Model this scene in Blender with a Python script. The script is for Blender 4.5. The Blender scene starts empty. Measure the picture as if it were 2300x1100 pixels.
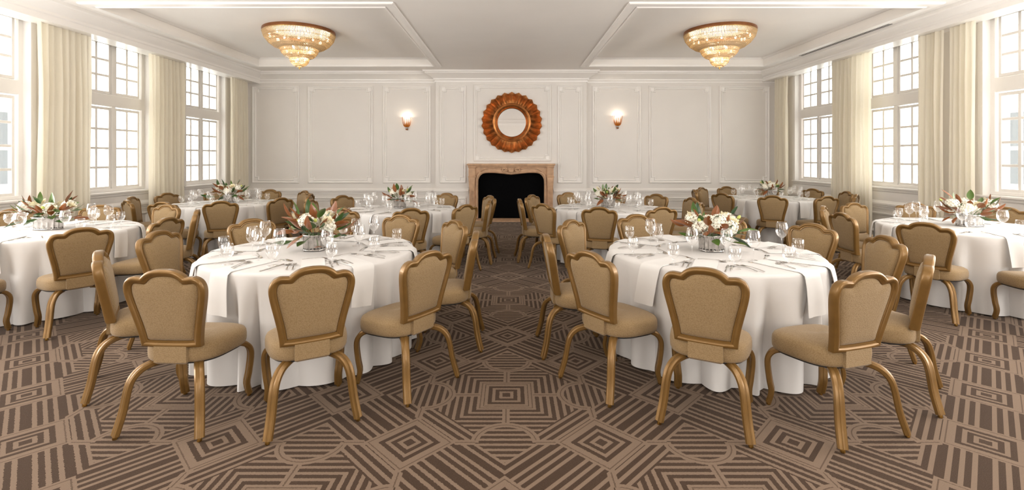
import bpy, math, random
import numpy as np
from mathutils import Vector, Matrix
PI = math.pi
sc = bpy.context.scene
COL = sc.collection
# ------------------------------------------------------------------ camera, world, exposure, lamps
F_PX, CX, HY, EYE = 1075.0, 1148.0, 355.0, 1.5          # frame 2300 x 1100
cam_d = bpy.data.cameras.new('camera'); cam = bpy.data.objects.new('camera', cam_d); COL.objects.link(cam)
cam.location = (0, 0, EYE); cam.rotation_euler = (PI / 2, 0, 0)
cam_d.sensor_width = 36.0; cam_d.lens = 36.0 * F_PX / 2300.0
cam_d.shift_x = (1150 - CX) / 2300.0; cam_d.shift_y = -(550 - HY) / 2300.0
cam_d.clip_start = 0.05; cam_d.clip_end = 200
sc.camera = cam
sc.view_settings.view_transform = 'Standard'
try: sc.view_settings.look = 'None'
except Exception: pass
sc.view_settings.exposure = 0.66; sc.view_settings.gamma = 1.0
sc.view_settings.use_curve_mapping = False
sc.cycles.use_denoising = True
sc.cycles.transparent_max_bounces = 24
sc.cycles.max_bounces = 8; sc.cycles.diffuse_bounces = 5; sc.cycles.glossy_bounces = 4
sc.cycles.sample_clamp_indirect = 6.0
w = bpy.data.worlds.new('world'); sc.world = w; w.use_nodes = True
bg = w.node_tree.nodes['Background']; bg.inputs[0].default_value = (1.0, 0.995, 0.985, 1); bg.inputs[1].default_value = 5.6

def lamp(name, kind, loc, energy, color, rot=(0, 0, 0), **kw):
    d = bpy.data.lights.new(name, kind); d.energy = energy; d.color = color
    for k, v in kw.items(): setattr(d, k, v)
    o = bpy.data.objects.new(name, d); COL.objects.link(o); o.location = loc; o.rotation_euler = rot
    return o
WARM = (1.0, 0.925, 0.84)
# fill lamps added out of view to brighten the room; no fixtures there
for bx_, by_, be_ in ((-2.7, 2.2, 22), (2.7, 2.2, 22), (-2.7, -1.2, 44), (2.7, -1.2, 44)):
    lamp('bay_chandelier_light', 'POINT', (bx_, by_, 2.75), be_, WARM, shadow_soft_size=.4)  # added point lamps without fixtures, soft fill over the near bay
FILL_WHITE = (1, 0.975, 0.945)  # near-white tint shared by the added area lamps
lamp('window_daylight', 'AREA', (-6.5, 2.4, 2.2), 92, FILL_WHITE, (0, -PI / 2, 0), shape='RECTANGLE', size=2.3, size_y=5.0)  # added side fill against solid wall, where no window is built
lamp('window_daylight', 'AREA', (6.5, 2.4, 2.2), 92, FILL_WHITE, (0, PI / 2, 0), shape='RECTANGLE', size=2.3, size_y=5.0)  # same added fill on the right, also without a window
for sx_ in (-1, 1): lamp('window_ground_light', 'AREA', (sx_ * 6.4, 2.9, 1.3), 185, FILL_WHITE, (0, sx_ * math.radians(138), 0), shape='RECTANGLE', size=1.6, size_y=4.6)  # added area lamps tilted up to lift the ceiling and upper walls
for sx_ in (-1, 1): lamp('rear_daylight', 'AREA', (sx_ * 3.6, -3.4, 1.9), 60, FILL_WHITE, (PI / 2, 0, 0), shape='RECTANGLE', size=3.0, size_y=2.4)  # added fill lamps in front of the windowless rear wall

# ------------------------------------------------------------------ helpers
def tag(o, label=None, cat=None, group=None, kind=None):
    if label: o['label'] = label
    if cat: o['category'] = cat
    if group: o['group'] = group
    if kind: o['kind'] = kind
    return o
def mesh(name, v, f, smooth=True, angle=40):
    m = bpy.data.meshes.new(name); m.from_pydata([tuple(map(float, p)) for p in v], [], f); m.update()
    if smooth:
        m.polygons.foreach_set('use_smooth', [True] * len(m.polygons))
        m.set_sharp_from_angle(angle=math.radians(angle))
    return m
def link(name, m, mat=None, parent=None, loc=None, rot=None):
    o = bpy.data.objects.new(name, m); COL.objects.link(o)
    if mat is not None and m is not None and not m.materials: m.materials.append(mat)
    if parent is not None: o.parent = parent
    if loc is not None: o.location = loc
    if rot is not None: o.rotation_euler = rot
    return o
def empty(name, loc=(0, 0, 0), rz=0.0):
    o = bpy.data.objects.new(name, None); COL.objects.link(o); o.location = loc; o.rotation_euler = (0, 0, rz)
    o.empty_display_size = 0.1
    return o
def copy_tree(o, parent=None):
    c = o.copy(); COL.objects.link(c)
    if parent is not None: c.parent = parent
    for ch in list(o.children): copy_tree(ch, c)
    return c
class MB:
    def __init__(s): s.v = []; s.f = []
    def add(s, v, f):
        b = len(s.v); s.v += [tuple(p) for p in v]; s.f += [tuple(i + b for i in q) for q in f]
        return s
    def box(s, x0, x1, y0, y1, z0, z1, bev=0.0):
        if bev <= 0:
            v = [(x, y, z) for z in (z0, z1) for y in (y0, y1) for x in (x0, x1)]
            f = [(0, 2, 3, 1), (4, 5, 7, 6), (0, 1, 5, 4), (2, 6, 7, 3), (0, 4, 6, 2), (1, 3, 7, 5)]
            return s.add(v, f)
        b = bev
        v = []
        for (z, i) in ((z0, b), (z0 + b, 0), (z1 - b, 0), (z1, b)):
            v += [(x0 + i, y0 + i, z), (x1 - i, y0 + i, z), (x1 - i, y1 - i, z), (x0 + i, y1 - i, z)]
        f = [(3, 2, 1, 0), (12, 13, 14, 15)]
        for k in range(3):
            for i in range(4):
                j = (i + 1) % 4; f.append((4 * k + i, 4 * k + j, 4 * k + 4 + j, 4 * k + 4 + i))
        return s.add(v, f)
    def mesh(s, name, smooth=False, angle=40): return mesh(name, s.v, s.f, smooth, angle)
    def build(s, name, mat, parent=None, smooth=False, angle=40): return link(name, s.mesh(name, smooth, angle), mat, parent)
def lathe(profile, n=24, sx=1.0, sy=1.0, cap0=False, cap1=False):
    v = []; f = []
    for (r, z) in profile:
        for i in range(n):
            a = 2 * PI * i / n; v.append((r * math.cos(a) * sx, r * math.sin(a) * sy, z))
    for k in range(len(profile) - 1):
        for i in range(n):
            j = (i + 1) % n; f.append((k * n + i, k * n + j, (k + 1) * n + j, (k + 1) * n + i))
    if cap0: f.append(tuple(reversed(range(n))))
    if cap1: f.append(tuple(range((len(profile) - 1) * n, len(profile) * n)))
    return v, f
def rings(rs, cap0=True, cap1=True):
    n = len(rs[0]); v = [p for r in rs for p in r]; f = []
    for k in range(len(rs) - 1):
        for i in range(n):
            j = (i + 1) % n; f.append((k * n + i, k * n + j, (k + 1) * n + j, (k + 1) * n + i))
    if cap0: f.append(tuple(reversed(range(n))))
    if cap1: f.append(tuple(range((len(rs) - 1) * n, len(rs) * n)))
    return v, f
def spline(pts, n):
    P = [np.array(p, float) for p in pts]; P = [2 * P[0] - P[1]] + P + [2 * P[-1] - P[-2]]; out = []
    m = len(P) - 3
    for i in range(n + 1):
        t = i / n * m; k = min(int(t), m - 1); t -= k
        a, b, c, d = P[k:k + 4]
        out.append(.5 * (2 * b + (c - a) * t + (2 * a - 5 * b + 4 * c - d) * t * t + (3 * b - a - 3 * c + d) * t ** 3))
    return out
def tube(path, r, n=8, closed=False):
    P = [np.array(p, float) for p in path]; R = []; m = len(P)
    for i, p in enumerate(P):
        t = P[(i + 1) % m if closed else min(i + 1, m - 1)] - P[(i - 1) % m if closed else max(i - 1, 0)]
        t /= np.linalg.norm(t) + 1e-9
        up = np.array((0, 0, 1.)) if abs(t[2]) < .9 else np.array((0, 1., 0))
        a = np.cross(t, up); a /= np.linalg.norm(a); b = np.cross(a, t)
        rr = r(i / (m - 1)) if callable(r) else r
        R.append([tuple(p + rr * (a * math.cos(2 * PI * k / n) + b * math.sin(2 * PI * k / n))) for k in range(n)])
    if closed: R.append(R[0])
    return rings(R, not closed, not closed)
def sweep_rect_frame(x0, x1, z0, z1, prof, place, notch=0.0):
    """moulding run round a rectangle; prof = [(inward offset, height off the wall)], place(x, z, h) -> point"""
    if notch > 0:
        n = notch
        base = [(x0 + n, z0), (x1 - n, z0), (x1 - n, z0 + n), (x1, z0 + n), (x1, z1 - n), (x1 - n, z1 - n), (x1 - n, z1), (x0 + n, z1),
                (x0 + n, z1 - n), (x0, z1 - n), (x0, z0 + n), (x0 + n, z0 + n)]
    else: base = [(x0, z0), (x1, z0), (x1, z1), (x0, z1)]
    m = len(base); v = []; f = []
    for i, (x, z) in enumerate(base):
        px, pz = base[i - 1]; nx, nz = base[(i + 1) % m]
        d0 = np.array((x - px, z - pz)); d0 /= np.linalg.norm(d0); d1 = np.array((nx - x, nz - z)); d1 /= np.linalg.norm(d1)
        n0 = np.array((-d0[1], d0[0])); n1 = np.array((-d1[1], d1[0])); mi = n0 + n1; mi = mi / (1 + n0 @ n1 + 1e-9) if abs(n0 @ n1) < .99 else n0
        for (o, h) in prof: v.append(place(x + mi[0] * o, z + mi[1] * o, h))
    k = len(prof)
    for i in range(m):
        j = (i + 1) % m
        for q in range(k - 1): f.append((i * k + q, j * k + q, j * k + q + 1, i * k + q + 1))
    return v, f
def px_floor(u, v, z=0.0):
    d = (EYE - z) * F_PX / (v - HY); return (u - CX) * d / F_PX, d

# ------------------------------------------------------------------ materials
def srgb(r, g, b):
    c = [x / 255.0 for x in (r, g, b)]
    return tuple((x / 12.92 if x <= .04045 else ((x + .055) / 1.055) ** 2.4) for x in c)
def mat(name, color, rough=.5, metal=0.0, noise=0.0, nscale=20.0, bump=0.0, bscale=200.0, spec=.5, coat=0.0, bdist=.002, coords='Object'):
    m = bpy.data.materials.new(name); m.use_nodes = True; nt = m.node_tree; b = nt.nodes['Principled BSDF']
    b.inputs['Base Color'].default_value = (*color, 1); b.inputs['Roughness'].default_value = rough; b.inputs['Metallic'].default_value = metal
    b.inputs['Specular IOR Level'].default_value = spec; b.inputs['Coat Weight'].default_value = coat
    tc = nt.nodes.new('ShaderNodeTexCoord')
    if noise > 0:
        n = nt.nodes.new('ShaderNodeTexNoise'); n.inputs['Scale'].default_value = nscale; n.inputs['Detail'].default_value = 5
        nt.links.new(tc.outputs[coords], n.inputs['Vector'])
        r = nt.nodes.new('ShaderNodeValToRGB'); r.color_ramp.elements[0].position = .3; r.color_ramp.elements[1].position = .7
        r.color_ramp.elements[0].color = (*[c * (1 - noise) for c in color], 1); r.color_ramp.elements[1].color = (*[min(1, c * (1 + noise)) for c in color], 1)
        nt.links.new(n.outputs['Fac'], r.inputs[0]); nt.links.new(r.outputs[0], b.inputs['Base Color'])
    if bump > 0:
        n = nt.nodes.new('ShaderNodeTexNoise'); n.inputs['Scale'].default_value = bscale; n.inputs['Detail'].default_value = 3
        nt.links.new(tc.outputs[coords], n.inputs['Vector'])
        bp = nt.nodes.new('ShaderNodeBump'); bp.inputs['Strength'].default_value = bump; bp.inputs['Distance'].default_value = bdist
        nt.links.new(n.outputs['Fac'], bp.inputs['Height']); nt.links.new(bp.outputs[0], b.inputs['Normal'])
    return m
M = {}
M['wall'] = mat('wall_paint', (.76, .73, .695), .42, noise=.02, nscale=1.5, bump=.05, bscale=90)
M['trim'] = mat('trim_gloss_paint', (.87, .845, .815), .30, noise=.015, nscale=3)
M['ceil'] = mat('ceiling_paint', (.88, .85, .815), .6, noise=.02, nscale=1.2)
M['winpaint'] = mat('window_paint', (.74, .71, .67), .35, noise=.015, nscale=4)
M['stone'] = mat('carved_limestone', srgb(196, 160, 128), .65, noise=.14, nscale=9, bump=.25, bscale=60)
M['soot'] = mat('black_firebox', (.003, .003, .0035), .9, noise=.1, spec=.05)
M['gold'] = mat('gold_lacquer', (.20, .108, .029), .36, metal=.4, noise=.08, nscale=14, coat=.15)
M['fabric_dark'] = mat('black_underside', (.012, .011, .010), .7, noise=.1)
M['brass'] = mat('brass', (.62, .40, .12), .3, metal=1.0, noise=.06)
M['silver'] = mat('silver', (.44, .42, .40), .2, metal=1.0, noise=.25, nscale=30)
M['steel'] = mat('flatware_steel', (.62, .60, .58), .2, metal=1.0, noise=.05, nscale=40)
M['linen'] = mat('white_linen', (.66, .645, .63), .75, noise=.015, nscale=5, bump=.12, bscale=500, bdist=.001)
M['napkin'] = mat('white_napkin', (.71, .70, .685), .75, noise=.015, nscale=9, bump=.12, bscale=500, bdist=.001)
M['bronze'] = mat('chandelier_rim', (.26, .10, .035), .35, metal=.6, noise=.1)
M['facade'] = mat('pale_siding', (.80, .78, .74), .7, noise=.04, nscale=3)
M['dark_glass'] = mat('dark_window', (.10, .11, .12), .15, noise=.05)
M['slot'] = mat('dark_slot', (.03, .028, .025), .6, noise=.05)
M['track'] = mat('curtain_track', (.45, .43, .40), .4, metal=.5, noise=.03)
M['stem'] = mat('flower_stem', (.07, .14, .03), .5, noise=.15)
M['white_petal'] = mat('white_petal', (.80, .77, .66), .55, noise=.06, nscale=40)
M['cream_petal'] = mat('cream_petal', (.80, .72, .50), .55, noise=.08, nscale=40)
M['bud'] = mat('green_bud', (.50, .56, .14), .5, noise=.15, nscale=40)

def fabric():
    m = mat('chair_fabric', (.47, .335, .19), .85, spec=.25); nt = m.node_tree; b = nt.nodes['Principled BSDF']
    b.inputs['Sheen Weight'].default_value = .15
    tc = nt.nodes.new('ShaderNodeTexCoord'); vo = nt.nodes.new('ShaderNodeTexVoronoi'); vo.inputs['Scale'].default_value = 165; vo.inputs['Randomness'].default_value = .85
    nt.links.new(tc.outputs['Object'], vo.inputs['Vector'])
    mx = nt.nodes.new('ShaderNodeMapRange'); mx.inputs['From Min'].default_value = .1; mx.inputs['From Max'].default_value = .75; mx.inputs['To Min'].default_value = 1; mx.inputs['To Max'].default_value = 0
    nt.links.new(vo.outputs['Distance'], mx.inputs['Value'])
    r = nt.nodes.new('ShaderNodeValToRGB'); r.color_ramp.elements[0].color = (.225, .147, .069, 1); r.color_ramp.elements[1].color = (.295, .207, .108, 1)
    nt.links.new(mx.outputs[0], r.inputs[0]); nt.links.new(r.outputs[0], b.inputs['Base Color'])
    bp = nt.nodes.new('ShaderNodeBump'); bp.inputs['Strength'].default_value = .35; bp.inputs['Distance'].default_value = .002
    nt.links.new(mx.outputs[0], bp.inputs['Height']); nt.links.new(bp.outputs[0], b.inputs['Normal'])
    return m
M['fabric'] = fabric()
def thin_glass(name, base, edge, tint=(1, 1, 1)):
    m = bpy.data.materials.new(name); m.use_nodes = True; nt = m.node_tree; nt.nodes.clear()
    out = nt.nodes.new('ShaderNodeOutputMaterial'); mx = nt.nodes.new('ShaderNodeMixShader'); tr = nt.nodes.new('ShaderNodeBsdfTransparent'); gl = nt.nodes.new('ShaderNodeBsdfGlossy')
    tr.inputs[0].default_value = (*tint, 1); gl.inputs['Roughness'].default_value = .03; gl.inputs[0].default_value = (1, 1, 1, 1)
    lw = nt.nodes.new('ShaderNodeLayerWeight'); lw.inputs['Blend'].default_value = .35
    mr = nt.nodes.new('ShaderNodeMapRange'); mr.inputs['To Min'].default_value = base; mr.inputs['To Max'].default_value = edge
    nt.links.new(lw.outputs['Facing'], mr.inputs['Value']); nt.links.new(mr.outputs[0], mx.inputs[0])
    nt.links.new(tr.outputs[0], mx.inputs[1]); nt.links.new(gl.outputs[0], mx.inputs[2]); nt.links.new(mx.outputs[0], out.inputs[0])
    return m
M['glassware'] = thin_glass('clear_glassware', .07, .62, (.985, .985, .985))
M['pane'] = thin_glass('window_glass', .04, .3, (.80, .81, .80))
def emit(name, color, strength):
    m = bpy.data.materials.new(name); m.use_nodes = True; nt = m.node_tree; nt.nodes.clear()
    out = nt.nodes.new('ShaderNodeOutputMaterial'); e = nt.nodes.new('ShaderNodeEmission'); e.inputs[0].default_value = (*color, 1); e.inputs[1].default_value = strength
    nt.links.new(e.outputs[0], out.inputs[0]); return m
M['sconce_bulb'] = emit('sconce_bulb', (1, .84, .6), 3.0)
M['bulb'] = emit('lit_bulb', (1, .80, .50), 9)
def trans(name, color, tcol, fac, rough=.2, gloss=.2):
    m = bpy.data.materials.new(name); m.use_nodes = True; nt = m.node_tree; nt.nodes.clear()
    out = nt.nodes.new('ShaderNodeOutputMaterial'); d = nt.nodes.new('ShaderNodeBsdfDiffuse'); t = nt.nodes.new('ShaderNodeBsdfTranslucent'); g = nt.nodes.new('ShaderNodeBsdfGlossy')
    no = nt.nodes.new('ShaderNodeTexNoise'); no.inputs['Scale'].default_value = 6
    tc = nt.nodes.new('ShaderNodeTexCoord'); nt.links.new(tc.outputs['Object'], no.inputs['Vector'])
    r = nt.nodes.new('ShaderNodeValToRGB'); r.color_ramp.elements[0].color = (*[c * .93 for c in color], 1); r.color_ramp.elements[1].color = (*color, 1)
    nt.links.new(no.outputs['Fac'], r.inputs[0]); nt.links.new(r.outputs[0], d.inputs[0])
    t.inputs[0].default_value = (*tcol, 1); g.inputs['Roughness'].default_value = rough
    a = nt.nodes.new('ShaderNodeMixShader'); a.inputs[0].default_value = fac; b = nt.nodes.new('ShaderNodeMixShader'); b.inputs[0].default_value = gloss
    nt.links.new(d.outputs[0], a.inputs[1]); nt.links.new(t.outputs[0], a.inputs[2]); nt.links.new(a.outputs[0], b.inputs[1]); nt.links.new(g.outputs[0], b.inputs[2])
    nt.links.new(b.outputs[0], out.inputs[0]); return m
M['curtain'] = trans('cream_curtain', (.93, .89, .78), (.93, .87, .74), .45, .5, .0)
M['crystal'] = trans('crystal_beads', (.72, .57, .36), (.72, .58, .37), .5, .06, .25)
M['amber'] = trans('amber_glass', (.52, .15, .012), (.60, .16, .01), .03, .1, .12)
M['frost'] = trans('frosted_glass', (.9, .88, .82), (.95, .9, .8), .6, .3, .05)
def leaf_mat():
    m = mat('magnolia_leaf', (.03, .09, .02), .3, coat=.1); nt = m.node_tree; b = nt.nodes['Principled BSDF']
    g = nt.nodes.new('ShaderNodeNewGeometry'); mx = nt.nodes.new('ShaderNodeMix'); mx.data_type = 'RGBA'
    oi = nt.nodes.new('ShaderNodeObjectInfo'); r = nt.nodes.new('ShaderNodeValToRGB'); e = r.color_ramp.elements
    e[0].color = (.018, .055, .016, 1); e[1].color = (.09, .16, .03, 1)
    nt.links.new(oi.outputs['Random'], r.inputs[0]); nt.links.new(r.outputs[0], mx.inputs[6]); mx.inputs[7].default_value = (.20, .065, .016, 1)
    nt.links.new(g.outputs['Backfacing'], mx.inputs[0]); nt.links.new(mx.outputs[2], b.inputs['Base Color'])
    return m
M['leaf'] = leaf_mat()
def mirror_frame_mat():
    m = mat('copper_gilt', (.46, .19, .06), .32, metal=.85, noise=.35, nscale=9); return m
M['copper'] = mirror_frame_mat()
M['mirror'] = mat('mirror_glass', (.66, .655, .65), .02, metal=1.0, noise=.01)

# carpet: geometry of the woven pattern as node maths
def carpet():
    m = bpy.data.materials.new('woven_carpet'); m.use_nodes = True; nt = m.node_tree; b = nt.nodes['Principled BSDF']
    class S:
        def __init__(s, k): s.k = k
        def __add__(s, o): return op('ADD', s, o)
        def __radd__(s, o): return op('ADD', s, o)
        def __sub__(s, o): return op('SUBTRACT', s, o)
        def __rsub__(s, o): return op('SUBTRACT', o, s)
        def __mul__(s, o): return op('MULTIPLY', s, o)
        def __rmul__(s, o): return op('MULTIPLY', s, o)
        def __lt__(s, o): return op('LESS_THAN', s, o)
        def __gt__(s, o): return op('GREATER_THAN', s, o)
    def op(kind, *a):
        n = nt.nodes.new('ShaderNodeMath'); n.operation = kind
        for i, x in enumerate(a):
            if isinstance(x, S): nt.links.new(x.k, n.inputs[i])
            else: n.inputs[i].default_value = float(x)
        return S(n.outputs[0])
    ab = lambda x: op('ABSOLUTE', x)
    mx = lambda x, y: op('MAXIMUM', x, y)
    def stripe(v, p, duty=.55): return op('FRACT', v * (1 / p)) > duty
    def within(v, lo, hi): return (v > lo) * (v < hi)
    def over(c, mask, val): return c + mask * (val - c)
    tc = nt.nodes.new('ShaderNodeTexCoord'); sp = nt.nodes.new('ShaderNodeSeparateXYZ'); nt.links.new(tc.outputs['Object'], sp.inputs[0])
    wob = nt.nodes.new('ShaderNodeTexNoise'); wob.inputs['Scale'].default_value = 90; nt.links.new(tc.outputs['Object'], wob.inputs['Vector'])
    wb = (S(wob.outputs['Fac']) - .5) * .05
    A = .169
    x = (S(sp.outputs[0]) + .03) * (1 / A) + wb; y = (S(sp.outputs[1]) - 3.034) * (1 / A) + wb
    s = ab(op('FLOORED_MODULO', (x + y) * .5 + 3.0, 6.0) - 3.0); t = ab(op('FLOORED_MODULO', (x - y) * .5 + 3.0, 6.0) - 3.0)
    sm = mx(s, t); x1 = s + t; y1 = ab(s - t); a_s = ab(s - 3.0); a_t = ab(t - 3.0)
    P1, P2 = .19, .265
    st_x = stripe(x1, P2)
    c = stripe(sm + .02, P1)
    c = over(c, sm < 1.75, st_x)
    c = over(c, within(x1, .82, 1.06), 1.0)
    c = over(c, within(x1, .92, .96), 0.35)
    c = over(c, (y1 < .13) * within(x1, 1.0, 2.1), 1.0)
    c = over(c, (y1 < .025) * within(x1, 1.0, 2.1), .35)
    rr = op('SQRT', (3.0 - x1) * (3.0 - x1) + y1 * y1)
    semi = (rr < 1.0) * (x1 < 3.0)
    c = over(c, semi, st_x)
    c = over(c, (x1 > 3.0 - .001) * (sm < 2.0), st_x)
    arc = within(rr, .84, 1.1) * (x1 < 3.02)
    c = over(c, arc, 1.0); c = over(c, within(rr, .95, .985) * (x1 < 3.02), .35)
    c = over(c, (ab(x1 - 3.0) < .13) * within(y1, .95, 1.7), 1.0)
    c = over(c, (ab(x1 - 3.0) < .02) * within(y1, .95, 1.7), .35)
    H = .667
    inA, inB = a_s < H, a_t < H
    c = over(c, inA, stripe(a_s, P1)); c = over(c, inB, stripe(a_t, P1))
    dA = mx(a_s, t); dA2 = mx(a_t, s); dB = mx(a_s, a_t)
    for d in (dA, dA2, dB):
        c = over(c, d < H, stripe(d, P1)); c = over(c, within(d, .56, .72), 1.0); c = over(c, within(d, .63, .655), .35)
    wx, wy = S(sp.outputs[0]), S(sp.outputs[1])
    band = within(wy, 10.78, 11.2); c = over(c, band, .8)
    c = over(c, within(wy, 10.88, 10.98) * (op('FRACT', wx * 9.0) < .5), .0)
    n = nt.nodes.new('ShaderNodeTexNoise'); n.inputs['Scale'].default_value = 260; n.inputs['Detail'].default_value = 2
    nt.links.new(tc.outputs['Object'], n.inputs['Vector'])
    k = c * .86 + (S(n.outputs['Fac']) - .5) * .55 + .05
    r = nt.nodes.new('ShaderNodeValToRGB'); r.color_ramp.elements[0].color = (.045, .0255, .0145, 1); r.color_ramp.elements[1].color = (.195, .138, .098, 1)
    nt.links.new(k.k, r.inputs[0]); nt.links.new(r.outputs[0], b.inputs['Base Color'])
    b.inputs['Roughness'].default_value = .95; b.inputs['Specular IOR Level'].default_value = .03; b.inputs['Sheen Weight'].default_value = .07
    bp = nt.nodes.new('ShaderNodeBump'); bp.inputs['Strength'].default_value = .5; bp.inputs['Distance'].default_value = .004
    nt.links.new(n.outputs['Fac'], bp.inputs['Height']); nt.links.new(bp.outputs[0], b.inputs['Normal'])
    return m
M['carpet'] = carpet()

# ------------------------------------------------------------------ room shell
XW, DB, DR, DBR = 6.6, 12.0, -3.6, 11.85       # side walls, back wall, rear wall, chimney breast
ZS, ZC = 3.64, 3.80                            # soffit, coffer
XE, XM, DE, DN = 5.8, 1.78, 11.0, 6.72         # coffer edges
BX = 1.87                                      # half width of the breast
fl = MB(); fl.box(-XW, XW, DR, DB + .3, -.1, 0)
floor = fl.build('floor', M['carpet']); tag(floor, 'brown patterned carpet of stripes, diamonds and half circles', kind='structure')
# ceiling: soffit, two coffers, lower border strips
cb = MB()
def quad_z(x0, x1, y0, y1, z): cb.add([(x0, y0, z), (x0, y1, z), (x1, y1, z), (x1, y0, z)], [(0, 1, 2, 3)])
quad_z(-XW, XW, DR, DN, ZS); quad_z(-XW, XW, DE, DB, ZS)
quad_z(-XW, -XE, DN, DE, ZS); quad_z(XE, XW, DN, DE, ZS); quad_z(-XM, XM, DN, DE, ZS)
for sx in (-1, 1):
    x0, x1 = (XM, XE) if sx > 0 else (-XE, -XM)
    quad_z(x0, x1, DN, DE, ZC)
    for (ax, ay, bx_, by) in ((x0, DN, x1, DN), (x1, DN, x1, DE), (x1, DE, x0, DE), (x0, DE, x0, DN)):
        cb.add([(ax, ay, ZS), (bx_, by, ZS), (bx_, by, ZC), (ax, ay, ZC)], [(0, 1, 2, 3)])
cb.add([(-XW - .3, DR, ZC + .3), (XW + .3, DR, ZC + .3), (XW + .3, DB + .3, ZC + .3), (-XW - .3, DB + .3, ZC + .3)], [(0, 1, 2, 3)])
ceiling = cb.build('ceiling', M['ceil']); tag(ceiling, 'pale plaster ceiling with two recessed coffers', kind='structure')
tn = [0]
def trim(m_, label, mt=None):
    tn[0] += 1; o = link('trim_%d' % tn[0], m_, mt or M['trim']); tag(o, label, kind='structure'); return o
LIP = [(-.16, 0), (-.16, .012), (-.145, .026), (-.11, .03), (-.05, .03), (-.028, .022), (-.012, .036), (0.0, .036), (.006, .02), (.006, -.02)]
for sx in (-1, 1):
    x0, x1 = (XM, XE) if sx > 0 else (-XE, -XM)
    v, f = sweep_rect_frame(x0, x1, DN, DE, LIP, lambda x, y, h: (x, y, ZS - h))
    trim(mesh('coffer_border', v, f, True, 30), 'moulded border round the %s ceiling coffer' % ('right' if sx > 0 else 'left'))
    v, f = sweep_rect_frame(x0, x1, DN, DE, [(0, .03), (.02, .03), (.05, .012), (.06, 0)], lambda x, y, h: (x, y, ZC - h))
    trim(mesh('coffer_cove', v, f, True, 30), 'thin cove inside the top of the %s coffer' % ('right' if sx > 0 else 'left'))
# back wall with the breast
wb_ = MB()
wb_.box(-XW - .3, XW + .3, DB, DB + .3, 0, ZC + .3)
FO, FT = .83, 1.16      # firebox opening half width, top (hole in the breast)
wb_.box(-BX, -FO - .02, DBR, DB - .001, 0, ZS); wb_.box(FO + .02, BX, DBR, DB - .001, 0, ZS); wb_.box(-FO - .02, FO + .02, DBR, DB - .001, FT + .03, ZS)
wall_back = wb_.build('wall_back', M['wall']); tag(wall_back, 'panelled pale grey back wall with a chimney breast', kind='structure')
wr = MB(); wr.box(-XW - .3, XW + .3, DR - .2, DR, 0, ZC + .3)
wall_rear = wr.build('wall_rear', M['wall']); tag(wall_rear, 'plain pale wall opposite the fireplace', kind='structure')
# side walls with window holes
WIN = {-1: [5.90, 8.07, 10.36], 1: [6.02, 8.34, 10.44]}
WZ = {-1: .0, 1: .05}
HW, HZ0, HZ1 = .66, .94, 3.46
for sx, nm in ((-1, 'left'), (1, 'right')):
    b = MB(); ys = [DR]
    for c in WIN[sx]: ys += [c - HW, c + HW]
    ys.append(DB); xa, xb = (XW, XW + .3) if sx > 0 else (-XW - .3, -XW)
    for i in range(len(ys) - 1):
        if i % 2 == 0: b.box(xa, xb, ys[i], ys[i + 1], 0, ZC + .3)
        else: b.box(xa, xb, ys[i], ys[i + 1], 0, HZ0 + WZ[sx]); b.box(xa, xb, ys[i], ys[i + 1], HZ1 + WZ[sx], ZC + .3)
    o = b.build('wall_' + nm, M['wall']); tag(o, 'pale %s wall with three tall windows' % nm, kind='structure')
    if sx < 0: wall_left = o
    else: wall_right = o
# mouldings on the back wall
OUTER = [(0, 0), (0, .018), (.008, .034), (.022, .038), (.030, .024), (.042, .020), (.050, .008), (.056, 0)]
INNER = [(0, 0), (0, .014), (.006, .022), (.018, .022), (.026, .010), (.028, 0)]
def panel(u0, u1, z0, z1, depth, parent=None):
    x0 = (u0 - CX) * depth / F_PX; x1 = (u1 - CX) * depth / F_PX
    pl = lambda x, z, h: (x, depth - h, z)
    v, f = sweep_rect_frame(x0, x1, z0, z1, OUTER, pl)
    v2, f2 = sweep_rect_frame(x0 + .065, x1 - .065, z0 + .065, z1 - .065, INNER, pl, notch=.075)
    b = MB(); b.add(v, f)
    for cx_ in (x0 + .05, x1 - .05 - .085):
        for cz in (z0 + .05, z1 - .05 - .085):
            b.box(cx_, cx_ + .085, depth - .012, depth, cz, cz + .085, .004)
    o = b.build('panel_moulding', M['trim'], parent or wall_back, True, 30)
    link('inner_moulding', mesh('inner_moulding', v2, f2, True, 30), M['trim'], o)
zp = lambda v, d: EYE - (v - HY) * d / F_PX
for (u0, u1) in ((567, 673), (692, 838), (860, 968), (1330, 1440), (1457, 1597), (1615, 1728)):
    panel(u0, u1, zp(411, DB), zp(193, DB), DB); panel(u0, u1, .16, .52, DB)
for (u0, u1) in ((988, 1047), (1252, 1308)):
    panel(u0, u1, zp(411, DBR), zp(192, DBR), DBR); panel(u0, u1, .16, .52, DBR)
panel(1064, 1238, zp(362, DBR), zp(190, DBR), DBR)
def run(prof, path, name, label, mt=None, closed=False):
    """prof = [(out from the wall, z)]; path = [(x, y, nx, ny)] with wall normals"""
    v = []; f = []; k = len(prof)
    for (x, y, nx, ny) in path:
        for (o, z) in prof: v.append((x + nx * o, y + ny * o, z))
    for i in range(len(path) - 1):
        for q in range(k - 1): f.append((i * k + q, (i + 1) * k + q, (i + 1) * k + q + 1, i * k + q + 1))
    m_ = mesh(name, v, f, True, 30)
    return trim(m_, label, mt)
BACKPATH = [(-XW, DB, 0, -1), (-BX, DB, -1, -1), (-BX, DBR, -1, -1), (BX, DBR, 1, -1), (BX, DB, 1, -1), (XW, DB, 0, -1)]
RAIL = [(0, .60), (.012, .602), (.016, .635), (.028, .645), (.03, .665), (.045, .675), (.045, .705), (.03, .715), (.02, .735), (.008, .745), (0, .75)]
RL = [(-XW, DB, 0, -1), (-BX, DB, -1, -1), (-BX, DBR, -1, -1), (-1.05, DBR, 0, -1)]
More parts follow.
